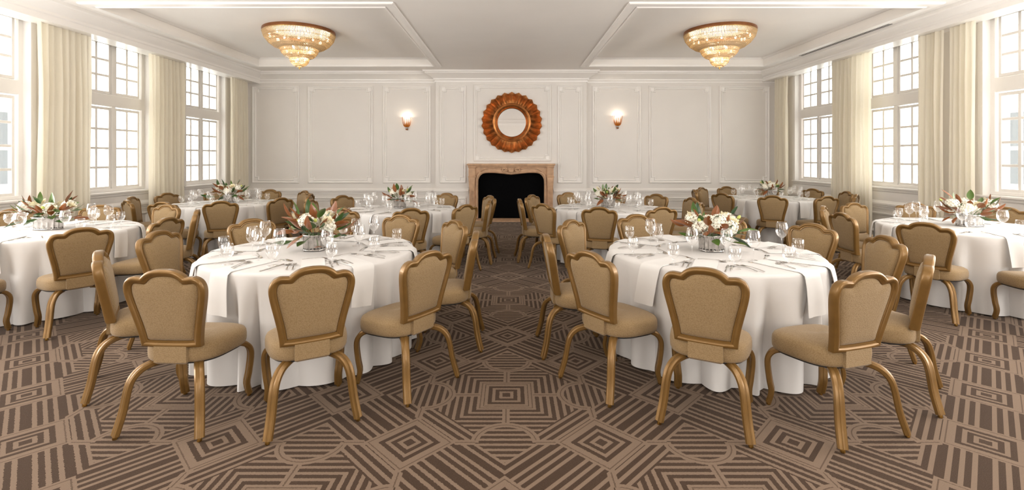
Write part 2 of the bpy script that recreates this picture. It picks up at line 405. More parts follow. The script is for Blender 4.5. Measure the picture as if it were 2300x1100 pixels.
RR = [(1.05, DBR, 0, -1), (BX, DBR, 1, -1), (BX, DB, 1, -1), (XW, DB, 0, -1)]
run(RAIL, RL, 'rail', 'moulded chair rail left of the fireplace'); run(RAIL, RR, 'rail', 'moulded chair rail right of the fireplace')
BASE = [(0, 0), (.022, 0), (.022, .10), (.014, .115), (.010, .135), (0, .14)]
for p_, s_ in ((RL, 'back_left'), (RR, 'back_right')):
    o = run(BASE, p_, 'base', 'white baseboard along the panelled back wall'); o.name = 'baseboard_' + s_
CROWN = [(0, 3.38), (.02, 3.38), (.025, 3.42), (.05, 3.44), (.055, 3.47), (.09, 3.50), (.17, 3.545), (.23, 3.575), (.24, 3.60), (.27, 3.605), (.28, ZS)]
run(CROWN, BACKPATH, 'crown', 'stepped crown moulding across the back wall')
run(CROWN, [(XW, DR, 0, 1), (-XW, DR, 0, 1)], 'crown', 'stepped crown moulding across the rear wall')
run([(0, 2.55), (.03, 2.56), (.04, 2.60), (.03, 2.64), (0, 2.65)], [(XW, DR, 0, 1), (-XW, DR, 0, 1)], 'rail', 'picture rail across the rear wall')
for sx, nm in ((-1, 'left'), (1, 'right')):
    dz = .0 if sx < 0 else .05
    P = [(.0, 3.36 + dz), (.32, 3.36 + dz), (.32, 3.44 + dz * .6), (.335, 3.455 + dz * .6), (.34, 3.49 + dz * .4), (.37, 3.52), (.42, 3.56), (.44, 3.59), (.47, 3.60), (.48, ZS)]
    run(P, [(sx * XW, DR, -sx, 0), (sx * XW, DB - .02, -sx, 0)], 'pelmet', 'crown and curtain pelmet along the %s wall' % nm)
    o = run(BASE, [(sx * XW, DR, -sx, 0), (sx * XW, DB, -sx, 0)], 'base', 'white baseboard below the %s windows' % nm); o.name = 'baseboard_' + nm
    run(RAIL, [(sx * XW, DR, -sx, 0), (sx * XW, DB, -sx, 0)], 'rail', 'moulded chair rail below the %s windows' % nm)
    wl = wall_left if sx < 0 else wall_right
    for c in WIN[sx]:
        v, f = sweep_rect_frame(c - .62, c + .62, .17, .54, OUTER, lambda y, z, h: (sx * (XW - h), y, z))
        link('panel_moulding', mesh('panel_moulding', v, f, True, 30), M['trim'], wl)
# air slot
b = MB()
for k in (0, 1): b.box(6.0 + k * .05, 6.03 + k * .05, 7.62, 10.0, ZS - .006, ZS - .001)
slot = b.build('dark_slot', M['slot']); vent = empty('air_vent', (6.04, 8.8, ZS)); slot.parent = vent; slot.location = (-6.04, -8.8, -ZS); slot['kind'] = 'stuff'
b = MB(); b.box(-.06, .07, -1.22, 1.22, -.004, 0, .001); b.build('bezel', M['trim'], vent)
tag(vent, 'long narrow slotted air vent in the soffit above the right windows', 'vent')

# windows
def pane_mesh(): b = MB(); b.box(-.002, .002, -.5, .5, -.5, .5); return b.mesh('pane')
PANE = pane_mesh(); PANE.materials.append(M['pane'])
wn = 0
for sx, nm in ((-1, 'left'), (1, 'right')):
    for c in WIN[sx]:
        wn += 1; dz = WZ[sx]; gx = sx * (XW + .14)
        b = MB()
        X0, X1 = sorted((gx - sx * .05, gx + sx * .08))
        z0, z1 = HZ0 + dz, HZ1 + dz
        b.box(X0, X1, c - HW, c - HW + .06, z0, z1, .006); b.box(X0, X1, c + HW - .06, c + HW, z0, z1, .006)
        b.box(X0, X1, c - HW + .06, c + HW - .06, z1 - .05, z1, .006); b.box(X0, X1, c - HW + .06, c + HW - .06, z0, z0 + .05, .006)
        b.box(X0, X1, c - HW + .06, c + HW - .06, 2.36 + dz, 2.56 + dz, .01)
        b.box(X0 + .008, X1 - .008, c - .035, c + .035, z0 + .045, 2.37 + dz, .006); b.box(X0 + .008, X1 - .008, c - .035, c + .035, 2.55 + dz, z1 - .045, .006)
        XS0, XS1 = sorted((sx * (XW - .05), sx * (XW + .12)))
        b.box(XS0, XS1, c - HW - .08, c + HW + .08, z0 - .035, z0 - .001, .008)
        wf = b.build('window_%d' % wn, M['winpaint']); tag(wf, '%s white many-paned window in the %s wall' % (('nearest', 'middle', 'farthest')[WIN[sx].index(c)], nm), kind='structure')
        # inner casing on the wall
        cs = MB(); v, f = sweep_rect_frame(c - HW, c + HW, z0, z1, [(0, 0), (0, .02), (-.03, .024), (-.07, .02), (-.085, .006), (-.085, 0)], lambda y, z, h: (sx * (XW - h), y, z))
        cs.add(v, f); cs.build('casing', M['winpaint'], wf, True, 30)
        for sg in (-1, 1):
            for (g0, g1, rows) in ((1.03 + dz, 2.30 + dz, 4), (2.61 + dz, 3.385 + dz, 3)):
                y0, y1 = sorted((c + sg * .078, c + sg * .54))
                s_ = MB(); A0, A1 = gx - .022, gx + .022
                s_.box(A0, A1, y0 - .036, y0, g0 - .045, g1 + .045, .004); s_.box(A0, A1, y1, y1 + .036, g0 - .045, g1 + .045, .004)
                s_.box(A0, A1, y0, y1, g0 - .045, g0, .004); s_.box(A0, A1, y0, y1, g1, g1 + .045, .004)
                ym = (y0 + y1) / 2; s_.box(gx - .015, gx + .015, ym - .019, ym + .019, g0, g1, .003)
                h = (g1 - g0) / rows
                for k in range(1, rows): s_.box(gx - .0125, gx + .0125, y0, y1, g0 + k * h - .018, g0 + k * h + .018, .003)
                so = s_.build('sash', M['winpaint'], wf)
                for k in range(rows):
                    for q in range(2):
                        p = link('pane', PANE, None, so); w_ = (y1 - y0) / 2
                        p.location = (gx, y0 + (q + .5) * w_, g0 + (k + .5) * h); p.scale = (1, w_ - .02, h - .02)
# pale buildings outside
for sx in (-1, 1):
    root = empty('outside_building', (sx * 10.2, 8.0, 0)); tag(root, 'pale sided building outside the %s windows' % ('left' if sx < 0 else 'right'), 'building')
    b = MB(); X0, X1 = sorted((sx * .06, sx * 1.0)); b.box(X0, X1, -5, 3.5, -3, 4.2); b.build('wall', M['facade'], root)
    bm_ = MB(); bm_.add([(0, -5, -.0), (0, 3.5, 0), (0, 3.5, .3), (0, -5, .3), (sx * .05, -5, .3), (sx * .05, 3.5, .3)], [(0, 1, 2, 3), (3, 2, 5, 4)]); bmm = bm_.mesh('siding_board'); bmm.materials.append(M['facade'])
    for k in range(24): link('siding_board', bmm, None, root, (sx * .0, 0, -3 + .3 * k))
    for yy in (1.35,):
        b = MB(); X0, X1 = sorted((-sx * .05, sx * .04)); b.box(X0, X1, yy - .45, yy + .45, .9, 2.5, .01); wo = b.build('window', M['winpaint'], root)
        b = MB(); X0, X1 = sorted((-sx * .065, sx * .0)); b.box(X0, X1, yy - .37, yy + .37, .98, 1.66); b.box(X0, X1, yy - .37, yy + .37, 1.74, 2.42); wp = b.build('glass', M['dark_glass'], wo); wp['kind'] = 'stuff'

# curtains
def curtain(sx, y0, y1, idx, label, folds):
    rnd = random.Random(idx); n = folds * 10; rows = 12; v = []; f = []
    zt = (3.37 if sx < 0 else 3.42)
    ph = [rnd.uniform(.8, 1.2) for _ in range(folds + 1)]; acc = np.cumsum(ph); acc = acc / acc[-1]
    for j in range(rows + 1):
        z = zt + (.02 - zt) * j / rows
        for i in range(n + 1):
            t = i / n; k = t * folds; q = int(min(k, folds - 1)); amp = (.035 + .014 * math.sin(q * 2.3 + idx)) * (1 + .25 * math.sin(j * .35 + q)) * (.55 + .45 * min(1, j / 3))
            off = amp * math.sin(2 * PI * k + .25 * math.sin(j * .5 + q)) + .012 * math.sin(k * 1.7 + j * .2)
            sw = .012 * math.sin(j * .5 + idx) * (j / rows)
            v.append((sx * (6.44 - off), y0 + (y1 - y0) * t + sw, z))
    for j in range(rows):
        for i in range(n):
            a = j * (n + 1) + i; f.append((a, a + 1, a + n + 2, a + n + 1))
    root = empty('curtain', (0, 0, 0))
    link('drape', mesh('drape', v, f, True, 180), M['curtain'], root)
    b = MB(); b.box(sx * 6.44 - .02, sx * 6.44 + .02, y0 - .03, y1 + .03, zt, zt + .02, .003); b.build('track', M['track'], root)
    tag(root, label, 'curtain', 'cream curtains along the windows')
curtain(-1, 6.50, 7.33, 1, 'cream floor length curtain nearest the camera on the left wall', 8)
curtain(-1, 8.50, 9.45, 2, 'cream floor length curtain between the second and third left windows', 9)
curtain(-1, 10.97, 11.72, 3, 'cream floor length curtain in the far left corner', 7)
curtain(1, 6.63, 7.02, 4, 'sheer bright curtain panel beside the nearest right window', 4)
curtain(1, 7.12, 7.57, 5, 'cream curtain panel just beyond the sheer one on the right wall', 5)
curtain(1, 8.54, 9.63, 6, 'cream floor length curtain between the second and third right windows', 10)
curtain(1, 11.13, 11.72, 7, 'cream floor length curtain in the far right corner', 6)

# ------------------------------------------------------------------ fireplace
FD = 11.68                                  # front plane of the surround
fp = empty('fireplace', (0, FD, 0)); tag(fp, 'carved beige limestone fireplace with a black firebox', 'fireplace')
XC = (1148.5 - CX) * FD / F_PX
def opening(n=18):
    half = spline([(FO - .02, .03), (FO - .02, .5), (FO - .02, .90), (FO - .035, 1.0), (FO - .09, 1.085), (FO - .18, 1.128), (.45, 1.135), (.25, 1.118), (0, 1.095)], 40)
    L = [(p[0], p[1]) for p in half]; return L + [(-x, z) for x, z in reversed(L[:-1])]
op_ = opening()
b = MB(); v = []; f = []
LO = 1.0
for i, (x, z) in enumerate(op_):
    m_ = len(op_); 
    # matching point on the outer rectangle
    if abs(x) >= FO - .10 and z < 1.05: ox, oz = math.copysign(LO, x), z * 1.30 / 1.05
    else: ox, oz = (x / (FO - .09)) * LO, 1.30
    ox = max(-LO, min(LO, ox))
    for (px_, pz, d) in ((x, z, .14), (x, z, .02), (x + (ox - x) * .12, z + (oz - z) * .12, -.012), (x + (ox - x) * .22, z + (oz - z) * .22, -.008), (x + (ox - x) * .27, z + (oz - z) * .27, .025), (ox, oz, .022), (ox, oz, .17)):
        v.append((px_, d, pz))
K = 7
for i in range(len(op_) - 1):
    for q in range(K - 1): f.append((i * K + q, i * K + q + 1, (i + 1) * K + q + 1, (i + 1) * K + q))
b.add(v, f); b.build('surround', M['stone'], fp, True, 35)
b = MB(); b.box(-1.075, 1.075, -.06, .17, 1.318, 1.365, .012); b.box(-1.05, 1.05, -.04, .17, 1.29, 1.32, .008); b.build('mantel_shelf', M['stone'], fp, True, 30)
for sx in (-1, 1):
    pil = MB()
    def bx(x0, x1, y0, z0, z1, bv=.008):
        a_, c_ = sorted((sx * x0, sx * x1)); pil.box(a_, c_, y0, .17, z0, z1, bv)
    bx(.86, 1.05, -.045, 1.265, 1.292); bx(.875, 1.035, -.03, 1.06, 1.265); bx(.90, 1.01, -.037, 1.10, 1.235, .01); bx(.855, 1.05, -.045, 1.03, 1.06, .01)
    prof = spline([(-.04, 1.03), (-.055, .98), (-.05, .90), (-.03, .80), (-.012, .70)], 12)
    v = []; f = []
    for i, (y, z) in enumerate(prof):
        hw = .085 - .02 * i / 12
        for xx in (-hw, -hw + .012, hw - .012, hw): v.append((sx * .955 + xx, y + (.014 if abs(xx) == hw else 0), z))
    for i in range(len(prof) - 1):
        for q in range(3): f.append((i * 4 + q, (i + 1) * 4 + q, (i + 1) * 4 + q + 1, i * 4 + q + 1))
    pil.add(v, f)
    bx(.89, 1.02, .0, .12, .72); 
    for k in range(4): bx(.897 + k * .031, .915 + k * .031, -.014, .14, .70, .006)
    bx(.87, 1.04, -.03, .0, .12, .01)
    pil.build('pilaster', M['stone'], fp, True, 30)
    vol = MB(); pts = []
    for i in range(40):
        t = i / 39; a = PI * .2 + t * 3.6 * PI; r_ = .075 * (1 - t * .8); pts.append((sx * (.16 + r_ * math.cos(a)), -.005 - .012 * t, 1.215 + r_ * .8 * math.sin(a)))
    vv, ff = tube(pts, lambda t: .022 * (1 - .5 * t), 6); vol.add(vv, ff)
    pts = spline([(sx * .23, .0, 1.24), (sx * .40, 0, 1.262), (sx * .6, 0, 1.245), (sx * .74, 0, 1.19), (sx * .80, 0, 1.10)], 20); vv, ff = tube(pts, .014, 6); vol.add(vv, ff)
    vol.build('carved_scroll', M['stone'], fp, True, 40)
b = MB()
for k in range(-3, 4):
    pts = spline([(0, -.005, 1.135), (k * .014, -.03, 1.18), (k * .024, -.018, 1.235 + .02 * math.cos(k * .5))], 8); vv, ff = tube(pts, lambda t: .006 + .010 * math.sin(PI * min(t, .9)), 6); b.add(vv, ff)
ob = b.build('carved_shell', M['stone'], fp, True, 40); ob['kind'] = 'stuff'
b = MB(); b.box(-FO - .02, FO + .02, .10, .62, 0, .028); b.add([(-FO - .02, .3, .03), (FO + .02, .3, .03), (FO + .02, .3, FT + .03), (-FO - .02, .3, FT + .03), (-FO - .02, .13, .03), (FO + .02, .13, .03), (FO + .02, .13, FT + .03), (-FO - .02, .13, FT + .03)], [(0, 1, 2, 3), (4, 0, 3, 7), (1, 5, 6, 2), (3, 2, 6, 7)])
b.build('firebox', M['soot'], fp)
b = MB(); b.box(-1.12, 1.12, -.42, .12, .0, .022, .005); b.build('hearth_slab', M['stone'], fp, True, 30)

# ------------------------------------------------------------------ round mirror
mx0, mz0 = (1149.5 - CX) * DBR / F_PX, EYE - (275 - HY) * 11.78 / F_PX
RM = 68.5 * 11.78 / F_PX
mir = empty('round_mirror', (mx0, DBR, mz0)); tag(mir, 'round mirror in a pleated copper sunburst frame above the fireplace', 'mirror')
NF, SEG = 26, 8; n = NF * SEG; R_ = []
for (r0, amp, d) in ((.60, 0, .045), (.62, .25, .05), (.72, .6, .045), (.86, .9, .035), (.97, 1.0, .028), (1.0, 1.0, .022), (1.0, 1.0, .0), (.6, 0, .0)):
    ring = []
    for i in range(n):
        t = (i % SEG) / SEG; tri = 1 - 2 * abs(t - .5) * 1.0; sc_ = math.sqrt(max(0, tri)) if False else tri
        rr = RM * r0 * (1 - (.05 * (1 - abs(2 * t - 1)) if r0 > .9 else 0)); a = 2 * PI * i / n
        dep = d + (0 if d == 0 else .085 * amp * (abs(2 * t - 1)) ** 1.15)
        ring.append((rr * math.sin(a), -dep, rr * math.cos(a)))
    R_.append(ring)
v, f = rings(R_, False, False); link('pleated_rim', mesh('pleated_rim', v, f, True, 12), M['copper'], mir)
prof = [(.345, .03), (.36, .06), (.375, .05), (.40, .085), (.425, .10), (.445, .095), (.45, .08), (.465, .085), (.475, .07), (.475, .0)]
prof = [(r * RM / .75, h) for r, h in prof]
R_ = [[(r * math.sin(2 * PI * i / 96), -h, r * math.cos(2 * PI * i / 96)) for i in range(96)] for r, h in prof]
v, f = rings(R_, False, False); link('ring_moulding', mesh('ring_moulding', v, f, True, 40), M['copper'], mir)
R_ = [[(r * math.sin(2 * PI * i / 64), -.032, r * math.cos(2 * PI * i / 64)) for i in range(64)] for r in (.44 * RM * 1.12, .01)]
v, f = rings(R_, False, True); link('mirror_glass', mesh('mirror_glass', v, f, False), M['mirror'], mir)

# ------------------------------------------------------------------ sconces
def sconce(u, v_, label):
    d = DB; x = (u - CX) * (d - .08) / F_PX; z = EYE - (v_ - HY) * (d - .08) / F_PX
    s = empty('wall_sconce', (x, d, z)); tag(s, label, 'wall lamp', 'amber wall sconces')
    b = MB(); vv, ff = lathe([(.004, -.20), (.03, -.19), (.028, -.17), (.012, -.16), (.012, -.135), (.03, -.12)], 12); vv = [(p[0], p[1] - .045, p[2]) for p in vv]; b.add(vv, ff)
    b.box(-.02, .02, -.05, 0, -.2, -.1, .004); b.build('stem', M['bronze'], s, True, 40)
    for k in range(7):
        a = PI + PI * (k + .5) / 7; ca, sa = math.cos(a), math.sin(a)
        pts = spline([(.012, -.13), (.060, -.11), (.092, -.05), (.108, .03), (.125, .13 + .02 * (k % 2))], 10)
        v2 = []; f2 = []
        for i, (r, zz) in enumerate(pts):
            wd = .015 * math.sin(PI * min(.97, .12 + .85 * i / 10)) + .003
            for (o, th) in ((-wd, 0), (0, .006), (wd, 0)):
                v2.append((ca * (r + th) - sa * o, -.045 + .6 * (sa * (r + th)) + ca * o * .6, zz))
        for i in range(10):
            for q in range(2): f2.append((i * 3 + q, i * 3 + q + 1, (i + 1) * 3 + q + 1, (i + 1) * 3 + q))
        link('petal', mesh('petal', v2, f2, True, 60), M['amber'], s)
    b = MB(); vv, ff = lathe([(.006, -.19), (.03, -.13), (.048, -.08), (.062, -.02), (.072, .05), (.080, .10), (.088, .12)], 20, 1, .5); b.add([(p[0], p[1] - .05, p[2]) for p in vv], ff); b.build('glass_cup', M['frost'], s, True, 60)
    b = MB(); vv, ff = lathe([(.004, -.05), (.02, -.035), (.022, .0), (.012, .03), (.002, .04)], 10); b.add([(p[0], p[1] - .05, p[2]) for p in vv], ff); b.build('bulb', M['sconce_bulb'], s, True, 60)
    lamp('sconce_light', 'POINT', (x, d - .085, z + .11), 1.7, (1, .86, .68), shadow_soft_size=.02)
sconce(913, 274, 'amber leaf wall sconce lit left of the mirror'); sconce(1388, 271, 'amber leaf wall sconce lit right of the mirror')

# ------------------------------------------------------------------ chandeliers
def octa(b, p, r, h):
    x, y, z = p; b.add([(x + r, y, z), (x, y + r, z), (x - r, y, z), (x, y - r, z), (x, y, z + h), (x, y, z - h)], [(0, 1, 4), (1, 2, 4), (2, 3, 4), (3, 0, 4), (1, 0, 5), (2, 1, 5), (3, 2, 5), (0, 3, 5)])
def chandelier(x, y, label):
    c = empty('chandelier', (x, y, ZC)); tag(c, label, 'chandelier', 'crystal ceiling chandeliers')
    b = MB(); vv, ff = lathe([(.55, 0), (.612, 0), (.618, -.02), (.612, -.055), (.595, -.06), (.59, -.02)], 64); b.add(vv, ff); b.build('rim', M['bronze'], c, True, 40)
    tiers = [('upper_tier', [(.605, -.06), (.585, -.13), (.54, -.20), (.47, -.265), (.40, -.305), (.33, -.33)], 150, 21, .0105),
             ('middle_tier', [(.325, -.30), (.315, -.36), (.285, -.42), (.235, -.465), (.17, -.495)], 90, 14, .0105),
             ('lower_tier', [(.165, -.475), (.16, -.53), (.135, -.585), (.09, -.625), (.02, -.65)], 52, 12, .009)]
    for (nm, pr, ns, nb, r) in tiers:
        P = spline(pr, nb); b = MB()
        for i in range(ns):
            a = 2 * PI * i / ns
            for k, (rr, zz) in enumerate(P):
                if rr < .06 and i % 3: continue
                q = 1.35 if (k % 5 == 0) else 1.0
                octa(b, (rr * math.cos(a), rr * math.sin(a), zz), r * q * min(1, .35 + rr / pr[0][0]), .013 * q)
        o = b.build(nm, M['crystal'], c); o['kind'] = 'stuff'
        rr, zz = pr[0]; b = MB(); vv, ff = tube([(rr * math.cos(2 * PI * i / 48), rr * math.sin(2 * PI * i / 48), zz + .004) for i in range(48)], .009, 6, True); b.add(vv, ff); b.build('ring', M['brass'], c, True, 60)
    b = MB(); vv, ff = lathe([(.002, -.70), (.012, -.685), (.014, -.67), (.006, -.655), (.006, -.64)], 10); b.add(vv, ff); b.build('finial', M['brass'], c, True, 60)
    bm_ = MB(); vv, ff = lathe([(.002, -.03), (.014, -.022), (.019, -.002), (.013, .02), (.004, .032)], 8); bm_.add(vv, ff); bmm = bm_.mesh('bulb', True, 60); bmm.materials.append(M['bulb'])
    for (rr, zz, k_) in ((.50, -.12, 12), (.36, -.20, 9), (.25, -.36, 7), (.09, -.54, 3)):
        for i in range(k_): a = 2 * PI * (i + .3) / k_; link('bulb', bmm, None, c, (rr * math.cos(a), rr * math.sin(a), zz))
    lamp('chandelier_light', 'POINT', (x, y, ZC - .22), 10, (1, .84, .62), shadow_soft_size=.12)
    lamp('chandelier_light', 'POINT', (x, y, ZC - .50), 4, (1, .86, .66), shadow_soft_size=.08)
chandelier(-3.83, 8.66, 'tiered crystal chandelier in the left coffer'); chandelier(3.77, 8.66, 'tiered crystal chandelier in the right coffer')
# ------------------------------------------------------------------ tables: centre (x, y), phrase
TR, TH = 0.80, 0.755
TAB = {
 'NL': (-1.605, 3.885, 'front left table'), 'NR': (1.600, 3.841, 'front right table'),
 'FL': (-4.84, 4.964, 'left edge table'), 'FR': (4.98, 5.233, 'right edge table'),
 'CL': (-1.63, 7.083, 'left fireplace table'), 'CR': (1.46, 7.213, 'right fireplace table'),
 'BL': (-4.72, 7.927, 'back left table'), 'BR': (4.816, 8.943, 'back right table')}
# chairs: (angle of the seat about the table, radius of the chair back's top, extra turn)
CH = {
 'NL': [(-67.5, 1.325, 7), (-102, 1.325, 10), (-36, 1.325, 2), (-144, 1.325, 0), (2, 1.32, 0), (36.5, 1.325, 0), (71, 1.325, 0), (104, 1.325, 0), (138, 1.32, 0), (176, 1.33, 0)],
 'NR': [(-114, 1.325, -4), (-77, 1.325, 4), (-146, 1.325, 0), (-41, 1.325, 0), (-178, 1.325, 0), (140, 1.33, 0), (101, 1.33, 0), (62, 1.325, 0), (26, 1.325, 0), (-5, 1.325, 0)],
 'FL': [(-4, 1.35, 0), (-36, 1.38, 0), (-73, 1.34, 0), (29, 1.33, 0), (74, 1.323, 0), (111, 1.323, 0), (146, 1.323, 0)],
 'FR': [(177, 1.323, 0), (141, 1.323, 0), (104, 1.33, 0), (69, 1.33, 0), (31, 1.323, 0), (-146, 1.323, 0), (-108, 1.323, 0)],
 'CL': [(-178, 1.323, 0), (148, 1.323, 0), (-108, 1.34, 0), (-72, 1.36, 0), (-39, 1.34, 0), (-5, 1.33, 0), (27, 1.45, 0), (67, 1.323, 0)],
 'CR': [(-106, 1.34, 0), (-72, 1.34, 0), (-141, 1.34, 0), (-175, 1.34, 0), (148, 1.323, 0), (110, 1.323, 0), (75, 1.323, 0), (41, 1.323, 0), (6, 1.323, 0), (-34, 1.323, 0)],
 'BL': [(9, 1.33, 0), (49, 1.33, 0), (87, 1.323, 0), (127, 1.323, 0), (163, 1.323, 0), (-163, 1.323, 0), (-127, 1.323, 0), (-94, 1.323, 0), (-62, 1.34, 0), (-27, 1.35, 0)],
 'BR': [(-116, 1.323, 0), (-80, 1.323, 0), (-151, 1.323, 0), (168, 1.323, 0), (131, 1.323, 0), (99, 1.323, 0), (63, 1.323, 0), (26, 1.323, 0), (-8, 1.34, 0), (-43, 1.34, 0)]}
HOURS = ['twelve', 'one', 'two', 'three', 'four', 'five', 'six', 'seven', 'eight', 'nine', 'ten', 'eleven']
def clock_of(angles):
    """one distinct clock hour per seat (twelve = towards the fireplace, three = to the right)"""
    out = {}; free = set(range(12))
    order = sorted(range(len(angles)), key=lambda i: abs(((90 - angles[i]) / 30) - round((90 - angles[i]) / 30)))
    for i in order:
        h = ((90 - angles[i]) / 30) % 12
        best = min(free, key=lambda q: min(abs(q - h), 12 - abs(q - h))); free.discard(best); out[i] = HOURS[best]
    return out

# ------------------------------------------------------------------ the banquet chair
def back_y(z): return -.148 - (z - .455) / .445 * .075
SH = [(.0, .452), (.09, .453), (.166, .458), (.170, .50), (.180, .56), (.193, .62), (.207, .68), (.218, .73), (.2245, .775), (.222, .808), (.210, .836), (.190, .853), (.165, .860), (.140, .858), (.122, .856),
      (.105, .872), (.080, .887), (.045, .897), (0, .900)]
def outline():
    a = []
    corner = spline(SH[2:15], 34); top = spline(SH[14:], 10)
    half = [np.array(SH[0]), np.array(SH[1])] + corner[:-1] + top
    pts = [tuple(p) for p in half] + [(-p[0], p[1]) for p in reversed(half[1:-1])]
    return np.array(pts)
OUT = outline()
def inset(P, o):
    m = len(P); Q = []
    for i in range(m):
        d0 = P[i] - P[i - 1]; d1 = P[(i + 1) % m] - P[i]; d0 = d0 / np.linalg.norm(d0); d1 = d1 / np.linalg.norm(d1)
        n0 = np.array((-d0[1], d0[0])); n1 = np.array((-d1[1], d1[0])); k = (n0 + n1) / (1 + n0 @ n1)
        Q.append(P[i] + k * o)
    return np.array(Q)
def plane3(x, z, d): return (x, back_y(z) + d, z)          # d < 0 = rear face
def make_chair():
    r = empty('banquet_chair')
    prof = [(.0, -.016), (.0, .014), (.005, .022), (.014, .026), (.024, .022), (.028, .016), (.036, .015), (.040, .009), (.040, -.012), (.036, -.018), (.028, -.019), (.024, -.026), (.014, -.030), (.005, -.026)]
    R_ = [[plane3(p[0], p[1], d) for p in inset(OUT, o)] for (o, d) in prof]; R_.append(R_[0])
    v, f = rings(R_, False, False); link('back_frame', mesh('back_frame', v, f, True, 50), M['gold'], r)
    cen = np.array((0, .665)); inn = []; R_ = []; A_ = OUT; B_ = np.roll(OUT, -1, axis=0); E_ = B_ - A_; rs = np.linspace(.05, .40, 351)
    for i in range(112):
        th_ = 2 * PI * i / 112 - PI / 2; P_ = cen + rs[:, None] * np.array((math.cos(th_), math.sin(th_)))
        tt_ = np.clip(((P_[:, None] - A_) * E_).sum(-1) / ((E_ * E_).sum(-1) + 1e-12), 0, 1); dd = np.linalg.norm(P_[:, None] - A_ - tt_[..., None] * E_, axis=-1).min(1)
        bad = np.nonzero(dd < .036)[0]; inn.append(P_[(bad[0] - 1) if len(bad) else -1])
    for (s, d) in ((.0, -.024), (.35, -.024), (.65, -.023), (.88, -.021), (.96, -.015), (1.0, -.006), (1.0, .004), (.95, .022), (.86, .032), (.65, .038), (.35, .040), (.0, .040)):
        R_.append([plane3(*(cen + (p - cen) * max(s, .002)), d) for p in inn])
    v, f = rings(R_, True, True); link('back_cushion', mesh('back_cushion', v, f, True, 60), M['fabric'], r)
    # seat
    def seat_ring(s, z):
        o = []
        for i in range(44):
            a = 2 * PI * i / 44; c, q = math.cos(a), math.sin(a); e = .62
            x = math.copysign(abs(c) ** e, c); y = math.copysign(abs(q) ** e, q)
            hw = .224 + .020 * y; o.append((x * hw * s, .045 + y * .211 * s, z - .006 * y))
        return o
    R_ = [seat_ring(s, z) for s, z in ((.90, .358), (.965, .363), (.992, .376), (1.0, .395), (1.0, .418), (.99, .436), (.955, .452), (.87, .464), (.7, .472), (.45, .477), (.2, .479), (.01, .479))]
    v, f = rings(R_); st = link('seat', mesh('seat', v, f, True, 70), M['fabric'], r)
    R_ = [seat_ring(s, z) for s, z in ((.82, .350), (.90, .350), (.90, .366), (.82, .366))]
    v, f = rings(R_); link('seat_pan', mesh('seat_pan', v, f, True, 40), M['fabric_dark'], r)
    b = MB(); b.box(-.092, .092, -.178, -.128, .362, .475, .012); link('back_tail', b.mesh('back_tail', True, 40), M['fabric'], r)
    # legs
    def leg(pts, sx):
        P = spline([(sx * x, y, z) for x, y, z in pts], 22); hd = np.array((pts[-1][0] - pts[0][0], pts[-1][1] - pts[0][1], 0.)); hd[0] *= sx; hd /= np.linalg.norm(hd)
        wv = np.array((-hd[1], hd[0], 0)); R_ = []
        for i, p in enumerate(P):
            t = P[min(i + 1, 22)] - P[max(i - 1, 0)]; t /= np.linalg.norm(t); n_ = np.cross(wv, t); n_ /= np.linalg.norm(n_)
            W, T = .0240, .0155
            R_.append([tuple(p + wv * a * W + n_ * c * T) for a, c in ((-1, -.55), (-.75, -1), (-.2, -1), (0, -.8), (.2, -1), (.75, -1), (1, -.55), (1, .55), (.75, 1), (.2, 1), (0, .8), (-.2, 1), (-.75, 1), (-1, .55))])
        v, f = rings(R_); lg = link('leg', mesh('leg', v, f, True, 35), M['gold'], r)
        b = MB(); vv, ff = lathe([(.006, .022), (.011, .02), (.013, .004), (.010, 0)], 10, cap1=True); e = P[-1]; b.add([(q[0] + e[0], q[1] + e[1], q[2]) for q in vv], ff)
        link('glide', b.mesh('glide', True, 60), M['brass'], lg)
    for sx in (-1, 1):
        leg([(.10, -.075, .352), (.128, -.125, .353), (.162, -.172, .338), (.187, -.205, .300), (.200, -.222, .245), (.213, -.240, .13), (.231, -.268, .018)], sx)
        leg([(.13, .13, .352), (.165, .165, .354), (.196, .195, .340), (.216, .214, .305), (.220, .219, .255), (.212, .212, .16), (.203, .206, .09), (.207, .225, .018)], sx)
    return r
proto = make_chair(); nch = 0
for t, (tx, ty, ph) in TAB.items():
    ck = clock_of([c[0] for c in CH[t]])
    for i, (a, rt, turn) in enumerate(CH[t]):
        ar = math.radians(a); ro = rt - .223
        o = proto if nch == 0 else copy_tree(proto); nch += 1
        o.location = (tx + ro * math.cos(ar), ty + ro * math.sin(ar), 0)
        # keep the back's top on its measured spot when the chair is turned
        th = ar + PI / 2 + math.radians(turn); topx, topy = tx + rt * math.cos(ar), ty + rt * math.sin(ar)
        o.location = (topx - .223 * math.sin(th), topy + .223 * math.cos(th), 0)
        o.rotation_euler = (0, 0, th)
        fx, fy = -math.sin(th), math.cos(th); vx, vy = -topx, -topy; L = math.hypot(vx, vy); dt = (fx * vx + fy * vy) / L
        view = 'seen from behind' if dt < -.5 else ('facing the camera' if dt > .5 else 'seen side on')
        tag(o, 'tan gold-framed chair at %s o\'clock of the %s, %s' % (ck[i], ph, view), 'chair', 'banquet chairs around the ' + ph)

